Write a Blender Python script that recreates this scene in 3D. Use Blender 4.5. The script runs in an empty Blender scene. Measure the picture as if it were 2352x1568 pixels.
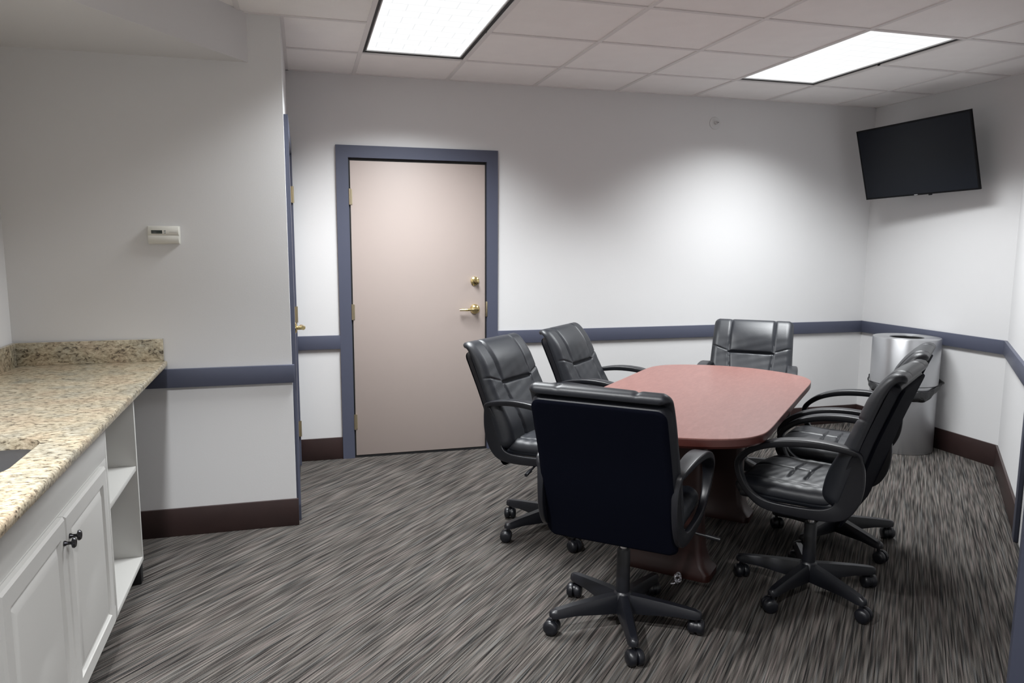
import bpy, bmesh, math, random
from mathutils import Vector, Matrix
PI = math.pi
SC = bpy.context.scene
COL = SC.collection
R = math.radians
rnd = random.Random(7)

# ------------------------------------------------------------------ helpers
def link(name, me, mat=None, parent=None, smooth=40, loc=None, rotz=None):
    o = bpy.data.objects.new(name, me)
    COL.objects.link(o)
    if mat is not None:
        for m in (mat if isinstance(mat, (list, tuple)) else [mat]):
            me.materials.append(m)
    if smooth:
        for p in me.polygons:
            p.use_smooth = True
        me.set_sharp_from_angle(angle=R(smooth))
    if parent:
        o.parent = parent
    if loc is not None:
        o.location = loc
    if rotz is not None:
        o.rotation_euler = (0, 0, rotz)
    return o

def obj(name, bm, mat=None, parent=None, smooth=40, loc=None, rotz=None, fix=True):
    if fix:
        bmesh.ops.recalc_face_normals(bm, faces=bm.faces[:])
    me = bpy.data.meshes.new(name)
    bm.to_mesh(me)
    bm.free()
    return link(name, me, mat, parent, smooth, loc, rotz)

def tag(o, label=None, cat=None, group=None, kind=None):
    if label: o['label'] = label
    if cat: o['category'] = cat
    if group: o['group'] = group
    if kind: o['kind'] = kind
    return o

def empty(name, loc, rotz=0.0):
    o = bpy.data.objects.new(name, None)
    o.empty_display_size = 0.05
    COL.objects.link(o)
    o.location = loc
    o.rotation_euler = (0, 0, rotz)
    return o

def struct(o):
    o['kind'] = 'structure'
    return o

def NB():
    return bmesh.new()

def box(bm, x0, x1, y0, y1, z0, z1, bev=0.0, seg=2):
    t = bmesh.new()
    vs = [t.verts.new((x, y, z)) for x in (x0, x1) for y in (y0, y1) for z in (z0, z1)]
    for f in ((0, 1, 3, 2), (4, 6, 7, 5), (0, 4, 5, 1), (2, 3, 7, 6), (0, 2, 6, 4), (1, 5, 7, 3)):
        t.faces.new([vs[i] for i in f])
    if bev:
        bmesh.ops.bevel(t, geom=t.edges[:], offset=bev, segments=seg, profile=0.5, affect='EDGES')
    merge(bm, t)
    return bm

def merge(bm, t, mat=None):
    if mat is not None:
        bmesh.ops.transform(t, matrix=mat, verts=t.verts[:])
    me = bpy.data.meshes.new('tmp')
    t.to_mesh(me)
    t.free()
    bm.from_mesh(me)
    bpy.data.meshes.remove(me)

def obox(bm, p, q, w, z0, z1, side=1, bev=0.0):
    """board along p->q (plan), thickness w to the left (side=1) / right of the direction"""
    p = Vector((p[0], p[1])); q = Vector((q[0], q[1]))
    d = (q - p); L = d.length; d.normalize()
    t = NB()
    box(t, 0, L, min(0, side * w), max(0, side * w), z0, z1, bev)
    merge(bm, t, Matrix.Translation((p.x, p.y, 0)) @ Matrix.Rotation(math.atan2(d.y, d.x), 4, 'Z'))
    return bm

def lathe(bm, prof, seg=32, mat=None, cap=True):
    """prof: list of (r, z)"""
    t = NB()
    rings = []
    for r, z in prof:
        if r < 1e-6:
            rings.append([t.verts.new((0, 0, z))])
        else:
            rings.append([t.verts.new((r * math.cos(2 * PI * i / seg), r * math.sin(2 * PI * i / seg), z)) for i in range(seg)])
    for a, b in zip(rings, rings[1:]):
        if len(a) == 1 and len(b) == 1: continue
        for i in range(seg):
            j = (i + 1) % seg
            if len(a) == 1: t.faces.new((a[0], b[j], b[i]))
            elif len(b) == 1: t.faces.new((a[i], a[j], b[0]))
            else: t.faces.new((a[i], a[j], b[j], b[i]))
    if cap:
        for g in (rings[0], rings[-1]):
            if len(g) > 1:
                try: t.faces.new(g)
                except ValueError: pass
    merge(bm, t, mat)
    return bm

def along(p, q):
    """matrix taking the z axis onto p->q, origin at p"""
    p = Vector(p); d = Vector(q) - p
    return Matrix.Translation(p) @ d.to_track_quat('Z', 'Y').to_matrix().to_4x4()

def rod(bm, p, q, r, r2=None, seg=16):
    L = (Vector(q) - Vector(p)).length
    return lathe(bm, [(r, 0), (r if r2 is None else r2, L)], seg, along(p, q))

def cat(pts, n):
    """Catmull-Rom through pts, n samples per span"""
    P = [Vector(p) for p in pts]
    P = [P[0] * 2 - P[1]] + P + [P[-1] * 2 - P[-2]]
    out = []
    for i in range(1, len(P) - 2):
        for k in range(n):
            t = k / n
            a, b, c, d = P[i - 1:i + 3]
            out.append(0.5 * ((2 * b) + (c - a) * t + (2 * a - 5 * b + 4 * c - d) * t * t + (3 * b - a - 3 * c + d) * t ** 3))
    out.append(P[-2].copy())
    return out

def tube(bm, pts, r, seg=10, closed=False):
    t = NB()
    P = [Vector(p) for p in pts]
    n = len(P)
    rings = []
    up = Vector((0, 0, 1))
    for i in range(n):
        a = P[(i - 1) % n] if (closed or i > 0) else P[i]
        b = P[(i + 1) % n] if (closed or i < n - 1) else P[i]
        d = (b - a).normalized()
        s = d.cross(up)
        if s.length < 1e-3: s = d.cross(Vector((1, 0, 0)))
        s.normalize(); w = s.cross(d)
        rr = r[i] if isinstance(r, (list, tuple)) else r
        rings.append([t.verts.new(P[i] + s * (rr * math.cos(2 * PI * k / seg)) + w * (rr * math.sin(2 * PI * k / seg))) for k in range(seg)])
    pairs = list(zip(rings, rings[1:])) + ([(rings[-1], rings[0])] if closed else [])
    for a, b in pairs:
        for k in range(seg):
            j = (k + 1) % seg
            t.faces.new((a[k], a[j], b[j], b[k]))
    if not closed:
        t.faces.new(rings[0]); t.faces.new(rings[-1])
    merge(bm, t)
    return bm

def prism(bm, pts, z0, z1, bev=0.0, seg=2):
    t = NB()
    lo = [t.verts.new((x, y, z0)) for x, y in pts]
    hi = [t.verts.new((x, y, z1)) for x, y in pts]
    t.faces.new(lo[::-1]); t.faces.new(hi)
    n = len(pts)
    es = []
    for i in range(n):
        j = (i + 1) % n
        t.faces.new((lo[i], lo[j], hi[j], hi[i]))
    if bev:
        t.edges.ensure_lookup_table()
        ee = [e for e in t.edges if abs(e.verts[0].co.z - e.verts[1].co.z) < 1e-6]
        bmesh.ops.bevel(t, geom=ee, offset=bev, segments=seg, profile=0.5, affect='EDGES')
    merge(bm, t)
    return bm

# ------------------------------------------------------------------ materials
def newmat(name):
    m = bpy.data.materials.new(name)
    m.use_nodes = True
    nt = m.node_tree
    b = nt.nodes['Principled BSDF']
    return m, nt, b

def N(nt, typ, **kw):
    n = nt.nodes.new(typ)
    for k, v in kw.items():
        if k in ('operation', 'data_type', 'blend_type', 'noise_dimensions', 'feature', 'distance', 'vector_type', 'use_clamp', 'interpolation'):
            setattr(n, k, v)
        else:
            n.inputs[k].default_value = v
    return n

def lin(c):
    return tuple(((x / 255) / 12.92 if x / 255 <= 0.04045 else (((x / 255) + 0.055) / 1.055) ** 2.4) for x in c) + (1.0,)

def simple(name, col, rough=0.5, metal=0.0, spec=0.5, coat=0.0, bump=None, var=0.0, coatr=0.1):
    """bump: (scale, strength, distance)"""
    m, nt, b = newmat(name)
    b.inputs['Base Color'].default_value = tuple(col[:3]) + (1,)
    b.inputs['Roughness'].default_value = rough
    b.inputs['Metallic'].default_value = metal
    b.inputs['Specular IOR Level'].default_value = spec
    b.inputs['Coat Weight'].default_value = coat
    b.inputs['Coat Roughness'].default_value = coatr
    tc = N(nt, 'ShaderNodeTexCoord')
    if bump:
        n = N(nt, 'ShaderNodeTexNoise', Scale=bump[0], Detail=4.0, Roughness=0.6)
        nt.links.new(tc.outputs['Object'], n.inputs['Vector'])
        bp = N(nt, 'ShaderNodeBump', Strength=bump[1], Distance=bump[2])
        nt.links.new(n.outputs['Fac'], bp.inputs['Height'])
        nt.links.new(bp.outputs['Normal'], b.inputs['Normal'])
    if var:
        n2 = N(nt, 'ShaderNodeTexNoise', Scale=9.0, Detail=5.0)
        nt.links.new(tc.outputs['Object'], n2.inputs['Vector'])
        mr = N(nt, 'ShaderNodeMapRange'); mr.inputs['To Min'].default_value = 1 - var; mr.inputs['To Max'].default_value = 1 + var
        nt.links.new(n2.outputs['Fac'], mr.inputs['Value'])
        hsv = N(nt, 'ShaderNodeHueSaturation'); hsv.inputs['Color'].default_value = tuple(col[:3]) + (1,)
        nt.links.new(mr.outputs['Result'], hsv.inputs['Value'])
        nt.links.new(hsv.outputs['Color'], b.inputs['Base Color'])
    return m

def ramp(nt, fac, stops):
    r = nt.nodes.new('ShaderNodeValToRGB')
    el = r.color_ramp.elements
    while len(el) > 1: el.remove(el[-1])
    el[0].position = stops[0][0]; el[0].color = stops[0][1]
    for p, c in stops[1:]:
        e = el.new(p); e.color = c
    nt.links.new(fac, r.inputs['Fac'])
    return r.outputs['Color']

WALL = simple('wall_paint', (.66, .657, .66), .75, spec=.25, bump=(140, .055, .004))
TRIM = simple('slate_blue_trim_paint', (.072, .079, .116), .45, spec=.4, bump=(60, .05, .002))
DOORP = simple('beige_door_paint', (.40, .338, .312), .5, spec=.4, bump=(90, .04, .002))
BASEB = simple('dark_brown_baseboard', (.030, .016, .015), .4, var=.3)
BLACK = simple('matt_black', (.006, .006, .007), .6)
BRASS = simple('polished_brass', (.80, .66, .33), .22, metal=1.0)
DULLBRASS = simple('dull_brass', (.55, .48, .33), .4, metal=1.0)
CHROME = simple('chrome', (.75, .75, .77), .15, metal=1.0)
CABP = simple('grey_cabinet_paint', (.58, .575, .555), .42, spec=.4, bump=(50, .03, .002))
LEATHER = simple('black_leather', (.0095, .0115, .0165), .45, spec=.6, bump=(220, .12, .003))
LEATHERD = simple('black_shell_leather', (.006, .0072, .0115), .48, spec=.4, bump=(220, .10, .003))
BACKCLOTH = simple('black_backing', (.0018, .0024, .0062), .85, spec=.06, bump=(500, .1, .001))
PLASTIC = simple('black_plastic', (.0065, .0072, .0105), .37, spec=.55, bump=(400, .06, .001))
WHITEP = simple('white_plastic', (.66, .65, .60), .4)
SCREEN = simple('tv_screen', (.007, .009, .014), .18, spec=.14)
BEZEL = simple('tv_bezel', (.003, .003, .004), .4, spec=.12)
STEEL = simple('brushed_steel', (.42, .42, .43), .32, metal=1.0, bump=(300, .03, .001))
BAG = simple('black_bin_bag', (.008, .008, .009), .25, spec=.6, bump=(40, .5, .01))
TILEM = simple('ceiling_tile', (.88, .86, .845), .9, spec=.1, bump=(170, .35, .004), var=.03)
GRIDM = simple('ceiling_grid_paint', (.72, .70, .69), .6, spec=.2)
CANM, nt, b = newmat('satin_aluminium')
b.inputs['Metallic'].default_value = .85
b.inputs['Base Color'].default_value = (.50, .505, .52, 1)
b.inputs['Roughness'].default_value = .36
b.inputs['Anisotropic'].default_value = .8; b.inputs['Anisotropic Rotation'].default_value = .25
tg = nt.nodes.new('ShaderNodeTangent'); tg.direction_type = 'RADIAL'; tg.axis = 'Z'
nt.links.new(tg.outputs[0], b.inputs['Tangent'])

# carpet: broken parallel yarn lines that run along the 45 degree axis of the table
CARPET, nt, b = newmat('striped_carpet')
tc = N(nt, 'ShaderNodeTexCoord')
mp = N(nt, 'ShaderNodeMapping'); mp.inputs['Rotation'].default_value = (0, 0, R(-46))
nt.links.new(tc.outputs['Object'], mp.inputs['Vector'])
def mth(op, a, bb=0.0, clamp=False):
    m = N(nt, 'ShaderNodeMath', operation=op); m.use_clamp = clamp
    for i, v in enumerate((a, bb)):
        if isinstance(v, (int, float)): m.inputs[i].default_value = v
        else: nt.links.new(v, m.inputs[i])
    return m.outputs[0]
def noise(x, y, detail=1.0, rough=.5):
    c = N(nt, 'ShaderNodeCombineXYZ'); nt.links.new(x, c.inputs[0]); nt.links.new(y, c.inputs[1])
    n = N(nt, 'ShaderNodeTexNoise', Scale=1.0, Detail=detail, Roughness=rough)
    nt.links.new(c.outputs[0], n.inputs['Vector'])
    return n.outputs['Fac'], n.outputs['Color']
sep = N(nt, 'ShaderNodeSeparateXYZ'); nt.links.new(mp.outputs['Vector'], sep.inputs[0])
U, V = sep.outputs[0], sep.outputs[1]
# the yarn rows wander a little
wob, _c = noise(mth('MULTIPLY', U, 9.0), mth('MULTIPLY', V, 30.0))
Vw = mth('ADD', V, mth('MULTIPLY', mth('SUBTRACT', wob, .5), .0016))
def rows(width, along):
    q = mth('DIVIDE', Vw, width)
    r = mth('FLOOR', q)
    f, col = noise(mth('ADD', mth('MULTIPLY', U, along), mth('MULTIPLY', r, 3.713)), mth('MULTIPLY', r, 7.137), 1.0, .5)
    return f, col, mth('FRACT', q)
f1, col1, ph1 = rows(.0041, 4.2)
f2, col2, ph2 = rows(.0090, 2.2)
pile, _c = noise(mth('MULTIPLY', U, 480.0), mth('MULTIPLY', V, 480.0))
gap = mth('ABSOLUTE', mth('SUBTRACT', ph1, .5))
s_ = mth('ADD', mth('MULTIPLY', f1, .84), mth('MULTIPLY', f2, .16))
s_ = mth('ADD', s_, mth('MULTIPLY', mth('SUBTRACT', pile, .5), .34))
s_ = mth('SUBTRACT', s_, mth('MULTIPLY', mth('POWER', mth('MULTIPLY', gap, 2.0), 3.0), .05))
c1 = ramp(nt, s_, [(.28, (.011, .010, .010, 1)), (.40, (.032, .0295, .028, 1)), (.47, (.064, .0595, .056, 1)), (.56, (.103, .0955, .090, 1)), (.70, (.163, .152, .143, 1))])
c2 = ramp(nt, col1, [(.35, (.90, .96, 1.0, 1)), (.5, (1, .98, .94, 1)), (.65, (1.0, .90, .90, 1))])
mx = N(nt, 'ShaderNodeMix', data_type='RGBA', blend_type='MULTIPLY'); mx.inputs['Factor'].default_value = 1
nt.links.new(c1, mx.inputs[6]); nt.links.new(c2, mx.inputs[7])
nt.links.new(mx.outputs[2], b.inputs['Base Color'])
b.inputs['Roughness'].default_value = .95
b.inputs['Specular IOR Level'].default_value = .1
bp = N(nt, 'ShaderNodeBump', Strength=.4, Distance=.003)
nt.links.new(s_, bp.inputs['Height']); nt.links.new(bp.outputs['Normal'], b.inputs['Normal'])

# granite
GRANITE, nt, b = newmat('beige_granite')
tc = N(nt, 'ShaderNodeTexCoord')
mp = N(nt, 'ShaderNodeMapping'); mp.inputs['Scale'].default_value = (42, 76, 76)
nt.links.new(tc.outputs['Object'], mp.inputs['Vector'])
n1 = N(nt, 'ShaderNodeTexNoise', Scale=1.0, Detail=6.0, Roughness=.72, Distortion=.6)
nt.links.new(mp.outputs['Vector'], n1.inputs['Vector'])
c1 = ramp(nt, n1.outputs['Fac'], [(.31, (.014, .012, .010, 1)), (.395, (.085, .068, .050, 1)), (.455, (.30, .262, .195, 1)), (.55, (.43, .385, .30, 1)), (.68, (.60, .555, .46, 1))])
n2 = N(nt, 'ShaderNodeTexNoise', Scale=7.0, Detail=4.0)
nt.links.new(tc.outputs['Object'], n2.inputs['Vector'])
c2 = ramp(nt, n2.outputs['Fac'], [(.36, (.78, .80, .80, 1)), (.5, (1, .97, .90, 1)), (.64, (.95, .86, .78, 1))])
mx = N(nt, 'ShaderNodeMix', data_type='RGBA', blend_type='MULTIPLY'); mx.inputs['Factor'].default_value = 1
nt.links.new(c1, mx.inputs[6]); nt.links.new(c2, mx.inputs[7])
nt.links.new(mx.outputs[2], b.inputs['Base Color'])
b.inputs['Roughness'].default_value = .28

# mahogany laminate
WOOD, nt, b = newmat('mahogany_laminate')
tc = N(nt, 'ShaderNodeTexCoord')
mp = N(nt, 'ShaderNodeMapping'); mp.inputs['Scale'].default_value = (18, 60, 60)
nt.links.new(tc.outputs['Object'], mp.inputs['Vector'])
n1 = N(nt, 'ShaderNodeTexNoise', Scale=1.0, Detail=6.0, Roughness=.65, Distortion=.5)
nt.links.new(mp.outputs['Vector'], n1.inputs['Vector'])
c1 = ramp(nt, n1.outputs['Fac'], [(.3, (.195, .082, .070, 1)), (.5, (.222, .097, .083, 1)), (.7, (.255, .117, .100, 1))])
nt.links.new(c1, b.inputs['Base Color'])
b.inputs['Roughness'].default_value = .36
b.inputs['Specular IOR Level'].default_value = .55
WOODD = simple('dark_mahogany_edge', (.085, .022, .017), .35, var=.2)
WOODP = simple('shaded_mahogany_pedestal', (.030, .008, .006), .4, var=.2)  # mahogany darkened in colour to carry the shade under the table

# glowing lens with the faint square cells of the diffuser
LENS, nt, b = newmat('lit_diffuser')
tc = N(nt, 'ShaderNodeTexCoord')
br = N(nt, 'ShaderNodeTexBrick')
br.offset = 0.5
br.inputs['Scale'].default_value = 1
br.inputs['Brick Width'].default_value = .15
br.inputs['Row Height'].default_value = .10
br.inputs['Mortar Size'].default_value = .0025
br.inputs['Color1'].default_value = (1, 1, 1, 1); br.inputs['Color2'].default_value = (.99, 1, 1, 1)
br.inputs['Mortar'].default_value = (.83, .85, .86, 1)
nt.links.new(tc.outputs['Object'], br.inputs['Vector'])
nt.links.new(br.outputs['Color'], b.inputs['Emission Color'])
b.inputs['Emission Strength'].default_value = 1.04
b.inputs['Base Color'].default_value = (.02, .02, .02, 1)

# ------------------------------------------------------------------ room
D = 5.0455; H = 2.5448; XR = 4.406; XP = -.0763; YT = 3.88; XL = -1.312
TW = .6096; GX = .345; GY = D - .5604
CR0, CR1 = .7583, .8502
BB = .150
YC = 3.728                       # near end of the right wall, where the 45 degree wall starts
def diag(x): return x - (XR - YC)
XE = 1.2                         # the 45 degree wall ends behind the camera
YR = -1.35

bm = NB()
prism(bm, [(XL - .1, YR - .1), (XE + .1, YR - .1), (XE + .1, diag(XE) - .05), (XR + .1, YC - .05), (XR + .1, D + .1), (XP - .2, D + .1), (XP - .2, YT + .1), (XL - .1, YT + .1)], -.08, 0)
struct(obj('floor', bm, CARPET, smooth=0))

def wall(name, x0, x1, y0, y1, z0=-.0, z1=H + .12):
    bm = NB(); box(bm, x0, x1, y0, y1, z0, z1)
    return struct(obj(name, bm, WALL, smooth=0))
wall('wall_back', XP - .3, XR + .12, D, D + .12)
wall('wall_right', XR, XR + .12, YC, D + .12)
bm = NB(); obox(bm, (XR, YC), (XE, diag(XE)), .12, 0, H + .12, side=1)
struct(obj('wall_entry', bm, WALL, smooth=0))
wall('wall_near_right', XE, XE + .12, YR, diag(XE))
wall('wall_rear', XL - .12, XE + .12, YR - .12, YR)
wall('wall_left', XL - .12, XL, YR, YT)
wall('wall_partition', XL - .12, XP, YT, D)

# ceiling: tiles with open cells where the two lights sit, and the hanging grid
light_cells = {(0, 0), (0, 1), (4, 0), (4, 1)}
bm = NB(); vc = {}
def cv(i, r):
    k = (i, r)
    if k not in vc:
        vc[k] = bm.verts.new((GX + TW * i, GY - TW * r, H))
    return vc[k]
for i in range(-3, 7):
    for r in range(-1, 10):
        if (i, r) in light_cells: continue
        bm.faces.new((cv(i, r), cv(i + 1, r), cv(i + 1, r + 1), cv(i, r + 1)))
ceil = struct(obj('ceiling', bm, TILEM, smooth=0))
bm = NB(); hw = .0115
for i in range(-2, 7):
    box(bm, GX + TW * i - hw, GX + TW * i + hw, -1.35 if i < 3 else max(-1.35, GX + TW * i - .75), D, H - .006, H + .03)
for r in range(-0, 10):
    y = GY - TW * r
    gaps = sorted((GX + TW * i + hw, GX + TW * (i + 1) - hw) for i, q in light_cells if q == r - 1 and (i, r) in light_cells)
    xs = [XL] + [v for g2 in gaps for v in g2] + [min(XR, y + .75)]
    for xa, xb in zip(xs[::2], xs[1::2]): box(bm, xa, xb, y - hw, y + hw, H - .0055, H + .03)
g = obj('ceiling_grid', bm, GRIDM, ceil, smooth=0)
bm = NB()                                                     # edge angle round the walls
box(bm, XP, XR, D - .018, D, H - .005, H); box(bm, XR - .018, XR, YC, D, H - .005, H)
box(bm, XP, XP + .018, YT, D, H - .005, H)
obj('edge_angle', bm, GRIDM, ceil, smooth=0)

# soffit over the counter, cut off at an angle
bm = NB()
prism(bm, [(XL, YT), (-.228, YT), (XL, YT - (XL + .228) / (-.55) * .80)], 2.317, H + .02)
struct(obj('ceiling_soffit', bm, WALL, smooth=0))

# chair rail
def rail(n, p, q, side, z0=CR0, z1=CR1, mat=TRIM, w=.02):
    bm = NB(); obox(bm, p, q, w, z0, z1, side, bev=.002)
    return struct(obj(n, bm, mat))
CX0, CX1 = .218, 1.302                                       # outer casing of the beige door
rail('trim_1', (XP, D), (CX0, D), -1)
rail('trim_2', (CX1, D), (XR, D), -1)
rail('trim_3', (XR, D), (XR, YC), -1)
XCAS = 3.44
rail('trim_4', (XR, YC), (XCAS, diag(XCAS)), -1)
rail('trim_5', (XL + .3, YT), (XP + .012, YT), -1)
# baseboards
rail('baseboard_back', (XP, D), (CX0, D), -1, 0, BB, BASEB, .014)
rail('baseboard_rear', (CX1, D), (XR, D), -1, 0, BB, BASEB, .014)
rail('baseboard_right', (XR, D), (XR, YC), -1, 0, BB, BASEB, .014)
rail('baseboard_entry', (XR, YC), (XCAS, diag(XCAS)), -1, 0, BB, BASEB, .014)
rail('baseboard_partition', (XL, YT), (XP + .010, YT), -1, 0, .143, BASEB, .014)
# entry opening in the 45 degree wall: casing and the deep jamb close to the camera
bm = NB(); obox(bm, (XCAS, diag(XCAS)), (XCAS - .06, diag(XCAS - .06)), .02, 0, 2.09, -1, bev=.002)
struct(obj('trim_6', bm, TRIM))
bm = NB()
e = Vector((2.100, 1.672)); dn = Vector((1, -1)).normalized(); de = Vector((-1, -1)).normalized()
pts = [e, e + de * .05, e + de * .05 + dn * .20, e + dn * .20]
prism(bm, [(p.x, p.y) for p in pts], 0, 2.09, bev=.002)
struct(obj('trim_7', bm, TRIM))

# ------------------------------------------------------------------ doors
def door(name, parts, M):
    """leaf in the local x/z plane, room towards -y"""
    x0, x1, zt = 0.0, .9144, 2.003
    bm = NB(); box(bm, x0 + .003, x1 - .003, -.008, .001, .016, zt - .006, .001)
    leaf = struct(obj(name, bm, DOORP)); leaf.matrix_world = M
    bm = NB(); w = .0785; a = .0075                            # mitred casing, one frame
    P = [(x0 - a - w, 0), (x0 - a - w, 2.094), (x1 + a + w, 2.094), (x1 + a + w, 0), (x1 + a, 0), (x1 + a, 2.0155), (x0 - a, 2.0155), (x0 - a, 0)]
    fr = [bm.verts.new((x, -.020, z)) for x, z in P]; bk = [bm.verts.new((x, .001, z)) for x, z in P]
    for q in ((0, 1, 6, 7), (1, 2, 5, 6), (2, 3, 4, 5)):
        bm.faces.new([fr[i] for i in q]); bm.faces.new([bk[i] for i in q[::-1]])
    for i in range(8):
        bm.faces.new((fr[i], fr[(i + 1) % 8], bk[(i + 1) % 8], bk[i]))
    fo = obj('door_frame', bm, TRIM, leaf, smooth=0)
    fo['label'] = 'slate blue door frame'
    bm = NB(); box(bm, x0 - a - .004, x1 + a + .004, -.0015, .0008, 0, 2.019)   # black sheet, painted shade for the gap round the leaf
    obj('door_gap_shade', bm, BLACK, leaf, smooth=0)
    bm = NB(); box(bm, x0 - .004, x1 + .004, -.012, .0, .0002, .010)  # black strip painted in for the shade under the leaf
    obj('under_door_shade', bm, BLACK, leaf, smooth=0)
    return leaf, x0, x1
def hinge(leaf, x, z, side=1):
    bm = NB()
    rod(bm, (x, -.020, z - .052), (x, -.020, z + .052), .0075, seg=12)
    box(bm, min(x, x + side * .016), max(x, x + side * .016), -.0125, -.0085, z - .050, z + .050)
    box(bm, x - .005, x + .005, -.022, -.006, z - .05, z + .05)
    obj('hinge', bm, DULLBRASS, leaf)
def lever(leaf, x, z, d):
    bm = NB()
    lathe(bm, [(0, .022), (.012, .022), (.026, .017), (.034, .006), (.034, 0)], 32, Matrix.Translation((x, -.0085, z)) @ Matrix.Rotation(PI / 2, 4, 'X'))
    h = obj('door_handle', bm, BRASS, leaf); h['label'] = 'brass lever handle on a round plate'
    bm = NB()
    rod(bm, (x, -.025, z), (x, -.062, z), .0105, seg=16)
    tube(bm, cat([(x - d * .012, -.060, z), (x + d * .02, -.062, z), (x + d * .07, -.058, z - .001), (x + d * .115, -.048, z - .002)], 6), [.011] * 7 + [.0095] * 6 + [.008] * 6, 12)
    obj('lever', bm, BRASS, h)

leaf, x0, x1 = door('door_1', None, Matrix.Translation((.3033, D - .0005, 0)))
for z in (1.764, 1.005, .252): hinge(leaf, x0 - .002, z, 1)
lever(leaf, .838, 1.009, -1)
bm = NB()
Mb = Matrix.Translation((.838, -.0085, 1.204)) @ Matrix.Rotation(PI / 2, 4, 'X')
lathe(bm, [(0, .016), (.020, .016), (.030, .008), (.031, 0)], 28, Mb)
h = obj('deadbolt', bm, BRASS, leaf)
bm = NB(); box(bm, -.021, .021, -.009, .009, 0, .024, .003); bmesh.ops.transform(bm, matrix=Matrix.Translation((.838, -.022, 1.204)) @ Matrix.Rotation(R(35), 4, 'Y') @ Matrix.Rotation(PI / 2, 4, 'X'), verts=bm.verts[:])
obj('thumb_turn', bm, BRASS, h)
bm = NB(); box(bm, x1 + .001, x1 + .011, -.0235, -.006, .955, 1.06, .001)
obj('strike_plate', bm, DULLBRASS, leaf)

# second door, in the end face of the partition, seen almost edge on
M2 = Matrix.Translation((XP + .0005, 4.018, 0)) @ Matrix.Rotation(PI / 2, 4, 'Z')
leaf2, x0, x1 = door('door_2', None, M2)
for z in (1.764, 1.005, .252): hinge(leaf2, x1 + .002, z, -1)
lever(leaf2, .075, 1.012, 1)

# ------------------------------------------------------------------ ceiling lights
def louvre(L, c0, c1):
    L.use_nodes = True                                          # louvred distribution: sharp cut-off towards the horizontal
    ln = L.node_tree; em = ln.nodes['Emission']
    ge = ln.nodes.new('ShaderNodeNewGeometry'); dp = ln.nodes.new('ShaderNodeVectorMath'); dp.operation = 'DOT_PRODUCT'
    ln.links.new(ge.outputs['Incoming'], dp.inputs[0]); ln.links.new(ge.outputs['Normal'], dp.inputs[1])
    ab = ln.nodes.new('ShaderNodeMath'); ab.operation = 'ABSOLUTE'; ln.links.new(dp.outputs['Value'], ab.inputs[0])
    mr = ln.nodes.new('ShaderNodeMapRange'); mr.interpolation_type = 'SMOOTHSTEP'
    mr.inputs['From Min'].default_value = math.cos(R(c1)); mr.inputs['From Max'].default_value = math.cos(R(c0))
    mr.inputs['To Min'].default_value = 0.0; mr.inputs['To Max'].default_value = 1.0
    ln.links.new(ab.outputs[0], mr.inputs['Value'])
    m2 = ln.nodes.new('ShaderNodeMapRange')
    m2.inputs['From Min'].default_value = math.cos(R(55)); m2.inputs['From Max'].default_value = math.cos(R(20))
    m2.inputs['To Min'].default_value = .66; m2.inputs['To Max'].default_value = 1.32
    ln.links.new(ab.outputs[0], m2.inputs['Value'])
    mu = ln.nodes.new('ShaderNodeMath'); mu.operation = 'MULTIPLY'
    ln.links.new(mr.outputs['Result'], mu.inputs[0]); ln.links.new(m2.outputs['Result'], mu.inputs[1])
    ln.links.new(mu.outputs[0], em.inputs['Strength'])

def troffer(i, label, row=0, watts=None):
    x0 = GX + TW * i + hw; x1 = GX + TW * (i + 1) - hw; y1 = GY - TW * row - hw; y0 = GY - TW * (row + 2) + hw
    cx, cy = (x0 + x1) / 2, (y0 + y1) / 2; w = (x1 - x0) / 2; l = (y1 - y0) / 2
    t = tag(empty('ceiling_light', (cx, cy, H)), label, 'ceiling light', 'recessed ceiling lights')
    bm = NB()                                                   # black housing: ring plus upstand
    b1, b2 = .016, .016
    for (a0, a1, c0, c1) in ((-w, -w + b1, -l, l), (w - b1, w, -l, l), (-w + b1, w - b1, -l, -l + b2), (-w + b1, w - b1, l - b2, l)):
        box(bm, a0, a1, c0, c1, .001, .03)
    bmesh.ops.remove_doubles(bm, verts=bm.verts[:], dist=1e-5)
    obj('housing', bm, BLACK, t, smooth=0)
    bm = NB()
    for (a0, a1, c0, c1) in ((-w + b1, -w + b1 + .007, -l + b2, l - b2), (w - b1 - .007, w - b1, -l + b2, l - b2), (-w + b1, w - b1, -l + b2, -l + b2 + .005), (-w + b1, w - b1, l - b2 - .005, l - b2)):
        box(bm, a0, a1, c0, c1, .004, .02)
    bmesh.ops.remove_doubles(bm, verts=bm.verts[:], dist=1e-5)
    obj('lens_frame', bm, simple('lens_frame_paint', (.5, .5, .5), .5), t, smooth=0)
    bm = NB(); box(bm, -w + b1 + .004, w - b1 - .004, -l + b2 + .003, l - b2 - .003, .010, .016)
    obj('lens', bm, LENS, t, smooth=0)['label'] = 'glowing white diffuser panel'
    L = bpy.data.lights.new('lamp', 'AREA'); L.shape = 'RECTANGLE'
    L.size = 2 * w - .07; L.size_y = 2 * l - .07
    L.energy = watts or LAMP_W; L.color = (.955, .985, 1.0)
    louvre(L, CUT0, CUT1)
    lo = bpy.data.objects.new('lamp', L); COL.objects.link(lo); lo.location = (0, 0, .004); lo.parent = t
    return t
LAMP_W = 68.0; CUT0, CUT1 = 55, 64
troffer(0, 'lit ceiling light panel nearer the soffit, cut off by the top of the picture', 0, 88.0)
troffer(4, 'lit ceiling light panel seen whole, above the table towards the television')
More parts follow.
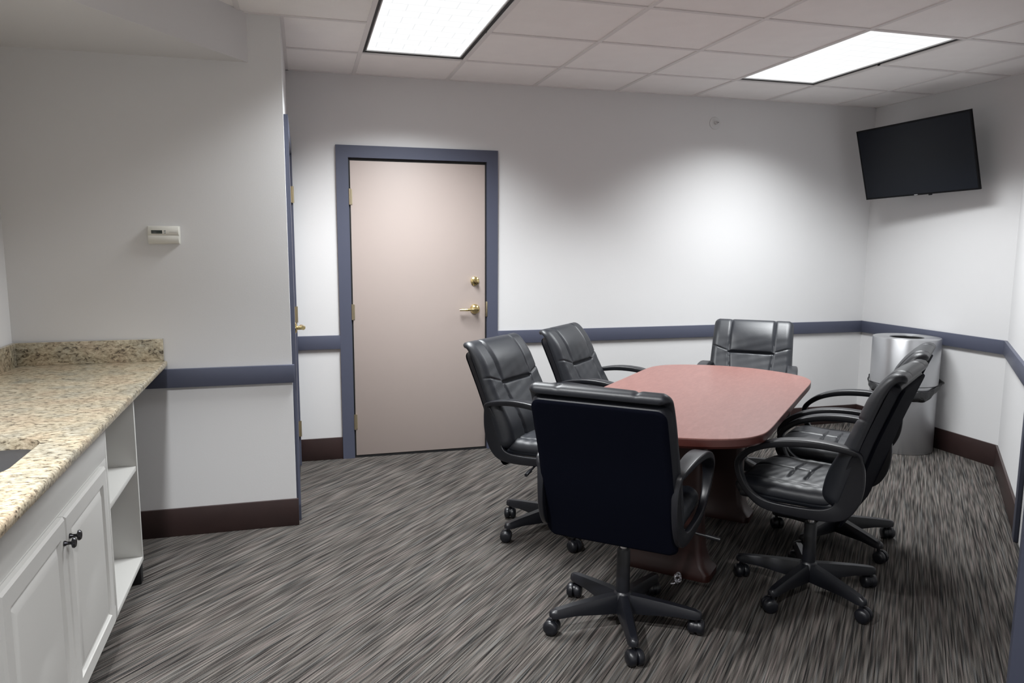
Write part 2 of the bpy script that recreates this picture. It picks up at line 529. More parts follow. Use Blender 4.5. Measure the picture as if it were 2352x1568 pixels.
for dx, dy, dw in ((-.52, 1.60, 80.0), (.32, .16, 70.0)):                # unseen round downlights: one over the counter, one added by the entry as fill
    t = empty('unseen_downlight', (dx, dy, H)); t.parent = ceil
    bm = NB(); lathe(bm, [(.112, -.003), (.112, .0), (.086, .0), (.080, .02), (.080, .03)], 40, cap=False)
    lathe(bm, [(.112, -.003), (.090, -.004), (.086, .0)], 40, cap=False)
    bmesh.ops.remove_doubles(bm, verts=bm.verts[:], dist=1e-5)
    obj('trim_ring', bm, GRIDM, t)
    bm = NB(); lathe(bm, [(0, -.001), (.084, -.001), (.084, .001), (0, .001)], 40); obj('lens', bm, LENS, t)
    L = bpy.data.lights.new('lamp', 'AREA'); L.shape = 'DISK'; L.size = .15; L.energy = dw; L.color = (.97, .985, 1.0)
    louvre(L, 46, 61)
    lo = bpy.data.objects.new('lamp', L); COL.objects.link(lo); lo.location = (0, 0, -.006); lo.parent = t

# ------------------------------------------------------------------ kitchen counter (slightly turned against the room)
KO = Vector((-.658, YT, 0)); KR = .0209
def K(name): return empty(name, KO, KR)
KXB = XL + .658 + .004                                           # back of the counter in local x
CT = .893
def rrect(x0, x1, y0, y1, r, n=8):
    out = []
    for cx, cy, a0 in ((x1 - r, y1 - r, 0), (x0 + r, y1 - r, 90), (x0 + r, y0 + r, 180), (x1 - r, y0 + r, 270)):
        for k in range(n + 1):
            a = R(a0 + 90 * k / n); out.append((cx + r * math.cos(a), cy + r * math.sin(a)))
    return out
sink_o = (-.50, -.118, -1.86, -1.462, .085)
t = tag(K('granite_countertop'), 'speckled beige granite countertop with a low upstand, under the thermostat', 'countertop')
bm = NB()
def loop(pts, z): 
    v = [bm.verts.new((x, y, z)) for x, y in pts]
    return [bm.edges.new((v[i], v[(i + 1) % len(v)])) for i in range(len(v))]
Wc = -KXB
es = loop([(0, -.002), (KXB + .004, -.002), (KXB - .055, -3.0), (0, -3.0)], CT) + loop(rrect(*sink_o), CT)
fs = bmesh.ops.triangle_fill(bm, use_beauty=True, edges=es)['geom']
fs = [f for f in fs if isinstance(f, bmesh.types.BMFace)]
ex = bmesh.ops.extrude_face_region(bm, geom=fs)['geom']
bmesh.ops.translate(bm, vec=(0, 0, -.032), verts=[v for v in ex if isinstance(v, bmesh.types.BMVert)])
bmesh.ops.recalc_face_normals(bm, faces=bm.faces[:])
ee = [e for e in bm.edges if len(e.link_faces) == 2 and e.calc_face_angle() > R(70) and abs(e.verts[0].co.z - e.verts[1].co.z) < 1e-5 and e.verts[0].co.x > -.001]
bmesh.ops.bevel(bm, geom=ee, offset=.010, segments=3, profile=.5, affect='EDGES')
obj('slab', bm, GRANITE, t)
bm = NB(); box(bm, KXB + .0, -.012, -.022, -.002, CT, 1.0, .002)
obj('backsplash', bm, GRANITE, t)
bm = NB(); obox(bm, (KXB + .001, -.022), (KXB - .055, -3.0), .02, CT, 1.0, 1, bev=.002)
obj('backsplash', bm, GRANITE, t)

t = tag(K('sink'), 'stainless steel sink set into the granite countertop', 'sink')
bm = NB()
a = sink_o
rings = []
for (ins, z, r) in ((-.02, CT - .034, .105), (-.006, CT - .0335, .09), (-.004, CT - .06, .088), (.004, CT - .17, .08), (.03, CT - .19, .07), (.12, CT - .195, .05)):
    rings.append([bm.verts.new((x, y, z)) for x, y in rrect(a[0] + ins, a[1] - ins, a[2] + ins, a[3] - ins, r)])
for p, q in zip(rings, rings[1:]):
    n = len(p)
    for i in range(n): bm.faces.new((p[i], p[(i + 1) % n], q[(i + 1) % n], q[i]))
bm.faces.new(rings[-1])
obj('bowl', bm, STEEL, t, fix=False)
bm = NB(); lathe(bm, [(0, CT - .188), (.03, CT - .189), (.042, CT - .1935), (.043, CT - .1955)], 24, Matrix.Translation(((a[0] + a[1]) / 2, (a[2] + a[3]) / 2, 0)))
obj('drain', bm, CHROME, t)

FX = -.065                                                       # cabinet front plane in local x
KB = KXB + .03
ZB, ZT = .096, CT - .033
tA, tB, tC, tE = .500, 1.035, 1.625, 2.135                        # far end, niche|cabinet, door seam, near end
def panelbox(bm, x0, x1, t0, t1, z0, z1, bev=.001): box(bm, x0, x1, -t1, -t0, z0, z1, bev)
# open shelf unit
t = tag(K('open_shelf_cabinet'), 'grey open shelf cabinet under the granite at the far end of the counter', 'cabinet')
bm = NB(); panelbox(bm, KB, FX, tA, tA + .018, ZB, ZT); obj('side_panel', bm, CABP, t)
bm = NB(); panelbox(bm, KB, FX, tB - .0195, tB - .0015, ZB, ZT); obj('side_panel', bm, CABP, t)
bm = NB(); panelbox(bm, KB, KB + .012, tA + .018, tB - .0195, ZB, ZT); obj('back_panel', bm, CABP, t)
bm = NB(); panelbox(bm, KB + .012, FX - .004, tA + .018, tB - .0195, .500, .520); obj('shelf', bm, CABP, t)
bm = NB(); panelbox(bm, KB + .012, FX, tA + .018, tB - .0195, ZB, ZB + .020); obj('bottom_panel', bm, CABP, t)
bm = NB(); panelbox(bm, FX - .055, FX - .006, tA - .004, tA + .04, 0, ZB - .001, .004); obj('leg', bm, BLACK, t)
bm = NB(); panelbox(bm, KB, FX - .10, tA + .002, tB - .0015, 0, ZB - .001); obj('toe_kick', bm, BLACK, t)
# sink cabinet
SB = tC + .4925 + .02
t = tag(K('sink_cabinet'), 'grey cabinet with two raised panel doors below the sink', 'cabinet')
bm = NB()
panelbox(bm, KB, FX - .002, tB, tB + .018, ZB, ZT); panelbox(bm, KB, FX - .002, tE - .018, tE, ZB, ZT)
panelbox(bm, KB, FX - .002, tB + .018, tE - .018, ZB, ZB + .02); panelbox(bm, KB, KB + .012, tB + .018, tE - .018, ZB + .02, ZT)
bmesh.ops.remove_doubles(bm, verts=bm.verts[:], dist=1e-4)
obj('carcass', bm, CABP, t)
bm = NB()
panelbox(bm, FX - .018, FX - .0005, tB + .0005, tE + .04, .655, .7045); panelbox(bm, FX - .018, FX - .0005, tB + .0005, tE + .04, ZB, .150)
panelbox(bm, FX - .018, FX - .0005, tB + .0005, tB + .12, .150, .655); panelbox(bm, FX - .018, FX - .0005, tE - .03, tE + .04, .150, .655)
bmesh.ops.remove_doubles(bm, verts=bm.verts[:], dist=1e-4)
obj('face_frame', bm, CABP, t)
bm = NB(); panelbox(bm, FX - .02, FX, tB, tE + .04, .705, ZT - .001); obj('apron_panel', bm, CABP, t)
bm = NB(); panelbox(bm, KB, FX - .10, tB + .001, tE, 0, ZB - .001); obj('toe_kick', bm, BLACK, t)
def cab_door(t0, t1, kt):
    z0, z1 = .132, .700
    bm = NB()
    # nested rectangles give the raised panel with its moulding
    def ring(ins, dx): return [bm.verts.new((FX + dx, -y, z)) for y, z in ((t0 + ins, z0 + ins), (t1 - ins, z0 + ins), (t1 - ins, z1 - ins), (t0 + ins, z1 - ins))]
    rs = [ring(0, .0015), ring(0, .014), ring(.007, .020), ring(.050, .020), ring(.058, .011), ring(.066, .011), ring(.083, .0185), ring(.088, .0195)]
    for p, q in zip(rs, rs[1:]):
        for i in range(4): bm.faces.new((p[i], p[(i + 1) % 4], q[(i + 1) % 4], q[i]))
    bm.faces.new(rs[-1]); bm.faces.new(rs[0][::-1])
    d = obj('door', bm, CABP, t, smooth=20)
    bm = NB()
    lathe(bm, [(.0075, 0), (.0075, .004), (.0048, .008), (.0046, .017), (.008, .020), (.0145, .022), (.0150, .026), (.012, .030), (0, .032)], 24, Matrix.Translation((FX + .020, -kt, .632)) @ Matrix.Rotation(PI / 2, 4, 'Y'))
    obj('knob', bm, simple('black_nickel', (.05, .05, .055), .2, metal=.8), d)['label'] = 'dark round knob'
cab_door(tC - .4925, tC - .0015, tC - .028)
cab_door(tC + .0015, tC + .4925, tC + .028)

# ------------------------------------------------------------------ thermostat, sprinkler
t = tag(empty('thermostat', (-.639, YT, 1.4975)), 'white thermostat with a small dark display on the grey wall', 'thermostat')
bm = NB(); box(bm, -.0715, .0715, -.010, 0, -.043, .043, .004); obj('base_plate', bm, WHITEP, t)
bm = NB()
P = [(-.010, -.041), (-.020, -.040), (-.0275, -.030), (-.0285, -.004), (-.0262, -.0025), (-.0262, .0000), (-.029, .002), (-.029, .028), (-.022, .040), (-.010, .041)]
v0 = [bm.verts.new((-.068, y, z)) for y, z in P]; v1 = [bm.verts.new((.068, y, z)) for y, z in P]
for i in range(len(P)):
    j = (i + 1) % len(P); bm.faces.new((v0[i], v0[j], v1[j], v1[i]))
bm.faces.new(v0); bm.faces.new(v1[::-1])
bmesh.ops.bevel(bm, geom=[e for e in bm.edges if abs(e.verts[0].co.x - e.verts[1].co.x) < 1e-6], offset=.004, segments=2, profile=.5, affect='EDGES')
obj('cover', bm, WHITEP, t)
bm = NB(); box(bm, -.052, -.004, -.0302, -.027, .006, .022, .0006); obj('display', bm, simple('lcd_glass', (.022, .030, .026), .25), t)['label'] = 'dark green grey display'
for z in (.019, .0095):
    bm = NB(); box(bm, .004, .012, -.0305, -.027, z - .0028, z + .0028, .001); obj('button', bm, simple('grey_button', (.25, .27, .27), .5), t)
bm = NB(); box(bm, .026, .060, -.0294, -.028, .0125, .0142); obj('groove_mark', bm, simple('grey_line', (.40, .39, .36), .6), t)

t = tag(empty('fire_sprinkler', (2.975, D, 2.358)), 'white sidewall fire sprinkler high on the back wall', 'sprinkler')
Ms = Matrix.Rotation(PI / 2, 4, 'X')
bm = NB(); lathe(bm, [(0, .012), (.020, .012), (.026, .009), (.043, .007), (.0455, .003), (.0455, 0)], 40, Ms); obj('escutcheon', bm, simple('sprinkler_white', (.62, .62, .62), .45), t)
bm = NB(); lathe(bm, [(.013, .010), (.013, .030), (.008, .034), (.008, .048), (0, .048)], 20, Ms); box(bm, -.011, .011, -.052, -.048, .006, .010); box(bm, -.003, .003, -.05, -.030, .0, .008)
obj('sprinkler_head', bm, simple('sprinkler_metal', (.6, .6, .6), .3, metal=.3), t)
bm = NB(); lathe(bm, [(0, .0495), (.0045, .0495), (.0045, .046)], 12, Ms); obj('bulb', bm, BLACK, t)

# ------------------------------------------------------------------ television
tv_w, tv_h = .90, .5175
yaw, tilt, roll = .128, .264, .026
n = Vector((-math.cos(yaw), -math.sin(yaw), 0)); rt = Vector((math.sin(yaw), -math.cos(yaw), 0)); up = Vector((0, 0, 1))
n2 = n * math.cos(tilt) - up * math.sin(tilt); up2 = up * math.cos(tilt) + n * math.sin(tilt)
r3 = rt * math.cos(roll) + up2 * math.sin(roll); u3 = up2 * math.cos(roll) - rt * math.sin(roll)
ctv = Vector((.0 + 4.226 * .90 / .92, 4.438 * .90 / .92, 1.4663 + (2.080 - 1.4663) * .90 / .92))
t = tag(empty('television', ctv), 'black flat screen television tilted down on the right wall', 'television')
t.matrix_world = Matrix(((r3.x, u3.x, n2.x, ctv.x), (r3.y, u3.y, n2.y, ctv.y), (r3.z, u3.z, n2.z, ctv.z), (0, 0, 0, 1)))
bm = NB()
def ring(sx, sy, z): return [bm.verts.new((a * sx, bb * sy, z)) for a, bb in ((-1, -1), (1, -1), (1, 1), (-1, 1))]
W2, H2 = tv_w / 2, tv_h / 2
rs = [ring(W2 - .010, H2 - .010, -.004), ring(W2 - .010, H2 - .010, 0), ring(W2 - .001, H2 - .001, 0), ring(W2, H2, -.002), ring(W2, H2, -.016), ring(W2 - .05, H2 - .05, -.03), ring(W2 - .15, H2 - .12, -.055)]
for p, q in zip(rs, rs[1:]):
    for i in range(4): bm.faces.new((p[i], p[(i + 1) % 4], q[(i + 1) % 4], q[i]))
bm.faces.new(rs[-1]); bm.faces.new(rs[0])
obj('housing', bm, BEZEL, t, smooth=25)
bm = NB(); box(bm, -W2 + .011, W2 - .011, -H2 + .011, H2 - .011, -.0035, -.0008); obj('screen', bm, SCREEN, t, smooth=0)
bm = NB(); box(bm, -.036, -.008, -H2 + .003, -H2 + .0075, -.0002, .0008); obj('badge', bm, simple('silver_badge', (.35, .35, .36), .4), t)['label'] = 'tiny silver badge'
bm = NB(); box(bm, .072, .096, -H2 - .008, -H2 + .001, -.014, -.003, .002); obj('sensor', bm, BEZEL, t)
# wall mount: plate on the wall and a bent arm
wp = Vector((XR, 4.42, 2.07)); inv = t.matrix_world.inverted()
bm = NB(); box(bm, XR - .022, XR - .001, 4.36, 4.48, 1.94, 2.20, .003)
tube(bm, [(XR - .018, 4.42, 2.07), ((XR + ctv.x) / 2 + .03, 4.48, 2.07), tuple(ctv - n2 * .05)], .016, 10)
bmesh.ops.transform(bm, matrix=inv, verts=bm.verts[:])
obj('wall_mount', bm, PLASTIC, t)

# ------------------------------------------------------------------ litter bin
BX, BY, BR, BH = 4.15, 4.30, .222, .815
t = tag(empty('litter_bin', (BX, BY, 0)), 'tall cylindrical satin aluminium litter bin in the far corner', 'bin')
bm = NB(); lathe(bm, [(0, .001), (BR - .006, .001), (BR - .004, .004), (BR - .004, .482), (BR - .012, .486)], 72); obj('body', bm, CANM, t)
bm = NB(); lathe(bm, [(BR - .012, .486), (BR - .0, .488), (BR, BH - .004), (BR - .003, BH), (.118, BH), (.112, BH - .003), (.112, BH - .008)], 72, cap=False); obj('lid', bm, CANM, t)
bm = NB(); lathe(bm, [(0, BH - .20), (.110, BH - .20), (.1125, BH - .0075)], 48, cap=False); obj('opening', bm, BLACK, t)  # inner wall coloured black for the shade inside the hole
# bag edge squeezed out between lid and body, sagging in front
bm = NB(); rows = []
va = math.atan2(-BY, -BX)
for k in range(61):
    a = va + R(-102 + 204 * k / 60); u = (k - 30) / 30
    top = .515 + .004 * math.sin(9 * a) - .060 * (1 - u * u)
    dep = (.085 + .022 * math.sin(7 * a + 1) * .5) * max(0.07, 1 - abs(u) ** 1.6)
    rr = BR + .002
    ring = []
    for j in range(5):
        f = j / 4; r2 = rr + .007 * math.sin(PI * f) + .003 * math.sin(23 * a + 4 * f)
        ring.append(bm.verts.new((r2 * math.cos(a), r2 * math.sin(a), top - dep * f)))
    rows.append(ring)
for p, q in zip(rows, rows[1:]):
    for j in range(4): bm.faces.new((p[j], q[j], q[j + 1], p[j + 1]))
o = obj('bag_edge', bm, BAG, t); o['label'] = 'black bag edge sagging out of the seam'
md = o.modifiers.new('s', 'SOLIDIFY'); md.thickness = .003; md.offset = 1
bm = NB(); a = va + R(98)
bmesh.ops.create_icosphere(bm, subdivisions=2, radius=.021)
for v in bm.verts: v.co *= 1 + .25 * math.sin(v.co.x * 160 + v.co.z * 210)
bmesh.ops.transform(bm, matrix=Matrix.Translation(((BR + .014) * math.cos(a), (BR + .014) * math.sin(a), .497)), verts=bm.verts[:])
obj('bag_knot', bm, BAG, t)

# ------------------------------------------------------------------ conference table
TA = R(45); tcx, tcy = 1.84, 3.195
t = tag(empty('conference_table', (tcx, tcy, 0), TA), 'boat shaped mahogany conference table ringed by black chairs', 'table')
q = cat([(0, .4525), (.30, .4525), (.54, .4525), (.66, .440), (.755, .390), (.825, .300), (.872, .190), (.900, .085), (.905, 0)], 5)
quad = [(p.x, p.y) for p in (v.to_2d() if len(v) == 2 else Vector((v.x, v.y)) for v in [Vector((p[0], p[1], 0)) for p in q])]
out = quad[:-1] + [(x, -y) for x, y in quad[::-1]][:-1] + [(-x, -y) for x, y in quad[:-1]] + [(-x, y) for x, y in quad[::-1]][:-1]
# drop doubles
o2 = []
for p in out:
    if not o2 or (Vector(p) - Vector(o2[-1])).length > 1e-4: o2.append(p)
if (Vector(o2[0]) - Vector(o2[-1])).length < 1e-4: o2.pop()
bm = NB(); ctr = (0, 0)
def oring(s, z): return [bm.verts.new((x - math.copysign(min(abs(x), s), x) * (abs(x) / .905), y - math.copysign(min(abs(y), s), y) * (abs(y) / .4525), z)) for x, y in o2]
r0 = oring(.002, .740); bm.faces.new(r0); obj_rings = [r0]
for s_, z in ((0, .7385),): obj_rings.append(oring(s_, z))
for p, q2 in zip(obj_rings, obj_rings[1:]):
    for i in range(len(p)): bm.faces.new((p[i], p[(i + 1) % len(p)], q2[(i + 1) % len(p)], q2[i]))
rb = oring(0, .734); 
for i in range(len(rb)): bm.faces.new((obj_rings[-1][i], obj_rings[-1][(i + 1) % len(rb)], rb[(i + 1) % len(rb)], rb[i]))
bm.faces.new(rb[::-1])
obj('tabletop', bm, WOOD, t, smooth=30)
bm = NB(); rr = [oring(.0005, .7339), oring(.0, .725), oring(.001, .708), oring(.008, .698), oring(.025, .697)]
for p, q2 in zip(rr, rr[1:]):
    for i in range(len(p)): bm.faces.new((p[i], p[(i + 1) % len(p)], q2[(i + 1) % len(p)], q2[i]))
bm.faces.new(rr[-1]); bm.faces.new(rr[0])
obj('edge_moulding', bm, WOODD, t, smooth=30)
for sx in (-1, 1):
    bm = NB()
    prof = [(.215, .0), (.215, .03), (.19, .055), (.17, .12), (.16, .25), (.16, .696)]
    for xo in (0,):
        rings = []
        for wy, z in prof:
            wx = .055 + (wy - .16) * .5
            rings.append([bm.verts.new((sx * .40 + x, y, z)) for x, y in rrect(-wx, wx, -wy, wy, min(wx * .6, .03), 4)])
        for p, q2 in zip(rings, rings[1:]):
            m = len(p)
            for i in range(m): bm.faces.new((p[i], p[(i + 1) % m], q2[(i + 1) % m], q2[i]))
        bm.faces.new(rings[0]); bm.faces.new(rings[-1])
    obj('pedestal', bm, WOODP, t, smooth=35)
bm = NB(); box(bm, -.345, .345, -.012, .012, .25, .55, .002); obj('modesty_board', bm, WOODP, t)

# a loose cable lying under the table
bm = NB(); P = []
for k in range(90):
    a = k / 90 * 2 * PI * 3.2; r = .016 + .006 * math.sin(a * .7)
    P.append((1.520 + r * .9 * math.cos(a), 2.735 + .010 * math.sin(a * 1.7), .030 + r * math.sin(a)))
P = [(1.49, 2.742, .004), (1.505, 2.737, .006)] + P
tube(bm, P, .0035, 8)
tag(obj('cable_coil', bm, simple('grey_cable', (.70, .70, .74), .2, metal=.6)), 'small shiny coil of cable on the carpet at the foot of the table', 'cable')

# ------------------------------------------------------------------ office chairs
def padded(C, W, tf, tb, rc, nu=44, nv=60, n_end=9, bulge=None):
    """closed cushion along centre line C (list of (y,z)), half width W, front thickness tf(u,s), rear tb(u,s); rc corner radius"""
    pts = [Vector((0, p[0], p[1])) for p in cat([(0, y, z) for y, z in C], 24) for p in [(p.y, p.z)]]
    cum = [0]
    for a, b2 in zip(pts, pts[1:]): cum.append(cum[-1] + (b2 - a).length)
    L = cum[-1]
    def at(s):
        s = min(max(s, 0), L)
        for i in range(len(cum) - 1):
            if s <= cum[i + 1]:
                f = (s - cum[i]) / max(1e-9, cum[i + 1] - cum[i]); p = pts[i].lerp(pts[i + 1], f)
                d = (pts[i + 1] - pts[i]).normalized(); return p, d
        return pts[-1], (pts[-1] - pts[-2]).normalized()
    ss = [rc * (1 - math.cos(PI / 2 * k / n_end)) for k in range(n_end)]
    mid = [rc + (L - 2 * rc) * k / nv for k in range(nv + 1)]
    ss = ss + mid + [L - s for s in ss[::-1]]
    bm = NB(); F = []; B = []
    us = []
    for k in range(nu + 1):
        x = -1 + 2 * k / nu
        us.append(math.sin(x * PI / 2) * .35 + x * .65)
    for s in ss:
        p, d = at(s)
        nrm = Vector((0, d.z, -d.y))
        e = min(s, L - s)
        w = W(s / L) if callable(W) else W
        hwid = w - rc + math.sqrt(max(0, rc * rc - (rc - min(e, rc)) ** 2))
        fr = []; bk = []
        for u in us:
            x = u * hwid
            de = min(e, w - abs(x)) if True else e
            fr.append(bm.verts.new(p + Vector((x, 0, 0)) + nrm * tf(u, s / L, x, e, hwid)))
            if abs(u) > .9999 or s in (ss[0], ss[-1]):
                bk.append(fr[-1])
            else:
                bk.append(bm.verts.new(p + Vector((x, 0, 0)) - nrm * tb(u, s / L, x, e, hwid)))
        F.append(fr); B.append(bk)
    for G, flip in ((F, False), (B, True)):
        for a, b2 in zip(G, G[1:]):
            for i in range(nu):
                q = [a[i], a[i + 1], b2[i + 1], b2[i]]
                if flip: q = q[::-1]
                u_ = []
                for v in q:
                    if v not in u_: u_.append(v)
                if len(u_) >= 3:
                    try: bm.faces.new(u_)
                    except ValueError: pass
    bmesh.ops.remove_doubles(bm, verts=bm.verts[:], dist=1e-5)
    return bm

def edge_round(x, e, hwid, r):
    d = min(hwid - abs(x), e)
    d = max(0.0, min(d, r)) / r
    return math.sqrt(max(0.0, 1 - (1 - d) ** 2))
def groove(d, w=.007, a=1.0): return a * math.exp(-(d / w) ** 2)

TILT = R(-3)
def tilt(bm):
    bmesh.ops.rotate(bm, cent=(0, 0, .42), matrix=Matrix.Rotation(-TILT, 3, 'X'), verts=bm.verts[:])
    return bm
def norm_off(C, k, trim=0.0):
    """centre line moved k to the rear, ends cut by trim"""
    P = [Vector(p) for p in C]; out = []
    for i, p in enumerate(P):
        d = (P[min(i + 1, len(P) - 1)] - P[max(i - 1, 0)]).normalized()
        q = p - Vector((d.y, -d.x)) * k
        if i == 0: q += d * trim
        if i == len(P) - 1: q -= d * trim
        out.append((q.x, q.y))
    return out
BACK_C = [(-.150, .462), (-.192, .595), (-.238, .735), (-.292, .876), (-.318, .935), (-.337, .963), (-.358, .972), (-.374, .962)]
HP = .555                                                        # length fraction of the seam below the head pillow
def back_front(u, v, x, e, hw):
    base = edge_round(x, e, hw, .045)
    seam_x = .138 - .030 * max(0, (HP - v) / HP)
    top = min(1.0, max(0.0, (v - .72) / .28)); top = top * top * (3 - 2 * top)
    puff = .050 + .026 * math.exp(-((v - .18) / .22) ** 2) - .024 * top
    if abs(x) < seam_x:
        puff += .013 * max(0, 1 - (x / seam_x) ** 2) ** .5 * (math.sin(PI * min(1, max(0, (v - HP) / (.95 - HP)))) ** .5 if v > HP else .7 * math.sin(PI * min(1, v / HP)) ** .7)
    g = groove(abs(x) - seam_x, .0078, .0075)
    if abs(x) <= seam_x + .006: g = max(g, groove(v - HP, .011, .016))
    else:
        vv = HP + (abs(x) - seam_x) * .62 + .008
        g = max(g, groove(v - vv, .0075, .0055) * min(1, (abs(x) - seam_x) / .02))
    g += .0012 * math.sin(60 * x + 30 * v) * math.sin(38 * v - 25 * x) * max(0, 1 - abs(v - HP) / .25)
    return base * (puff - g * min(1, e / .04))
def back_rear(u, v, x, e, hw): return .006 * edge_round(x, e, hw, .02)
SHELL_C = norm_off([(-.128, .412), (-.186, .58), (-.238, .735), (-.292, .872), (-.329, .962)], .006)
PANEL_C = norm_off(SHELL_C, .0372, .008); PANEL_C[0] = (PANEL_C[0][0] + .012, PANEL_C[0][1] - .024)
def shell_f(u, v, x, e, hw): return .004 * edge_round(x, e, hw, .02)
def shell_r(u, v, x, e, hw): return .040 * edge_round(x, e, hw, .030)
SEAT_C = [(.252, .452), (.20, .476), (.08, .474), (-.06, .472), (-.165, .480)]      # front to rear
def seat_top(u, v, x, e, hw):
    base = edge_round(x, e, hw, .050)
    puff = .044 + .010 * max(0, 1 - (x / .2) ** 2)
    g = 0
    if v < .62: g = max(g, groove(x, .0055, .008) * min(1, (.62 - v) / .06))
    if abs(x) < .135:
        k_ = min(1, (.135 - abs(x)) / .03)
        g = max(g, k_ * groove(v - .44 - .10 * abs(x), .012, .009), k_ * groove(v - .60 - .10 * abs(x), .012, .009))
    g = max(g, .8 * groove(abs(x) - .175, .008, .006))
    g += .0008 * math.sin(44 * x + 26 * v * (1 + x)) * math.sin(11 * v + 17 * x) + .0008 * math.sin(70 * x - 40 * v) * math.sin(20 * v + 9 * x)
    return base * (puff - g * min(1, e / .04))
def seat_bot(u, v, x, e, hw): return .020 * edge_round(x, e, hw, .03)

def arm_bm(sx):
    """closed loop arm: path in the y/z plane, flat wide section"""
    # y, z, half lateral width, half thickness in plane, lateral centre
    K_ = [(-.240, .690, .022, .012, .249), (-.15, .706, .027, .013, .257), (-.05, .710, .031, .014, .262), (.06, .699, .032, .014, .266), (.150, .672, .030, .013, .268), (.214, .630, .026, .012, .268),
          (.236, .590, .021, .012, .267), (.222, .525, .017, .013, .264), (.185, .473, .014, .015, .260), (.12, .437, .012, .019, .257), (0, .428, .011, .021, .256), (-.12, .434, .011, .024, .256),
          (-.185, .458, .010, .034, .250), (-.215, .515, .010, .043, .247), (-.230, .585, .011, .042, .245), (-.242, .655, .014, .026, .246)]
    K_ = [(y * .93 if y > 0 else y * .92, z, a_, b_, c_) for y, z, a_, b_, c_ in K_]
    n_ = len(K_); t = NB(); rings = []
    S = 6
    dense = []
    for i in range(n_):
        a, b2, c, d = [Vector(K_[(i + k) % n_]) for k in (-1, 0, 1, 2)]
        for k in range(S):
            f = k / S
            dense.append(0.5 * ((2 * b2) + (c - a) * f + (2 * a - 5 * b2 + 4 * c - d) * f * f + (3 * b2 - a - 3 * c + d) * f ** 3))
    m = len(dense)
    for i in range(m):
        p = dense[i]; a = dense[i - 1]; b2 = dense[(i + 1) % m]
        tg = Vector((b2[0] - a[0], b2[1] - a[1])).normalized(); nr = Vector((-tg.y, tg.x))
        lat, th, lx = p[2], p[3], p[4]
        ring = []
        for cx, cy, a0 in ((1, 1, 0), (-1, 1, 90), (-1, -1, 180), (1, -1, 270)):
            rr = min(lat, th) * .5
            for k in range(4):
                an = R(a0 + 30 * k)
                ox = cx * (lat - rr) + rr * math.cos(an); ot = cy * (th - rr) + rr * math.sin(an)
                ring.append(t.verts.new((sx * (lx + ox), p[0] + nr.x * ot, p[1] + nr.y * ot)))
        rings.append(ring)
    for i in range(m):
        a, b2 = rings[i], rings[(i + 1) % m]; q = len(a)
        for k in range(q): t.faces.new((a[k], a[(k + 1) % q], b2[(k + 1) % q], b2[k]))
    return t

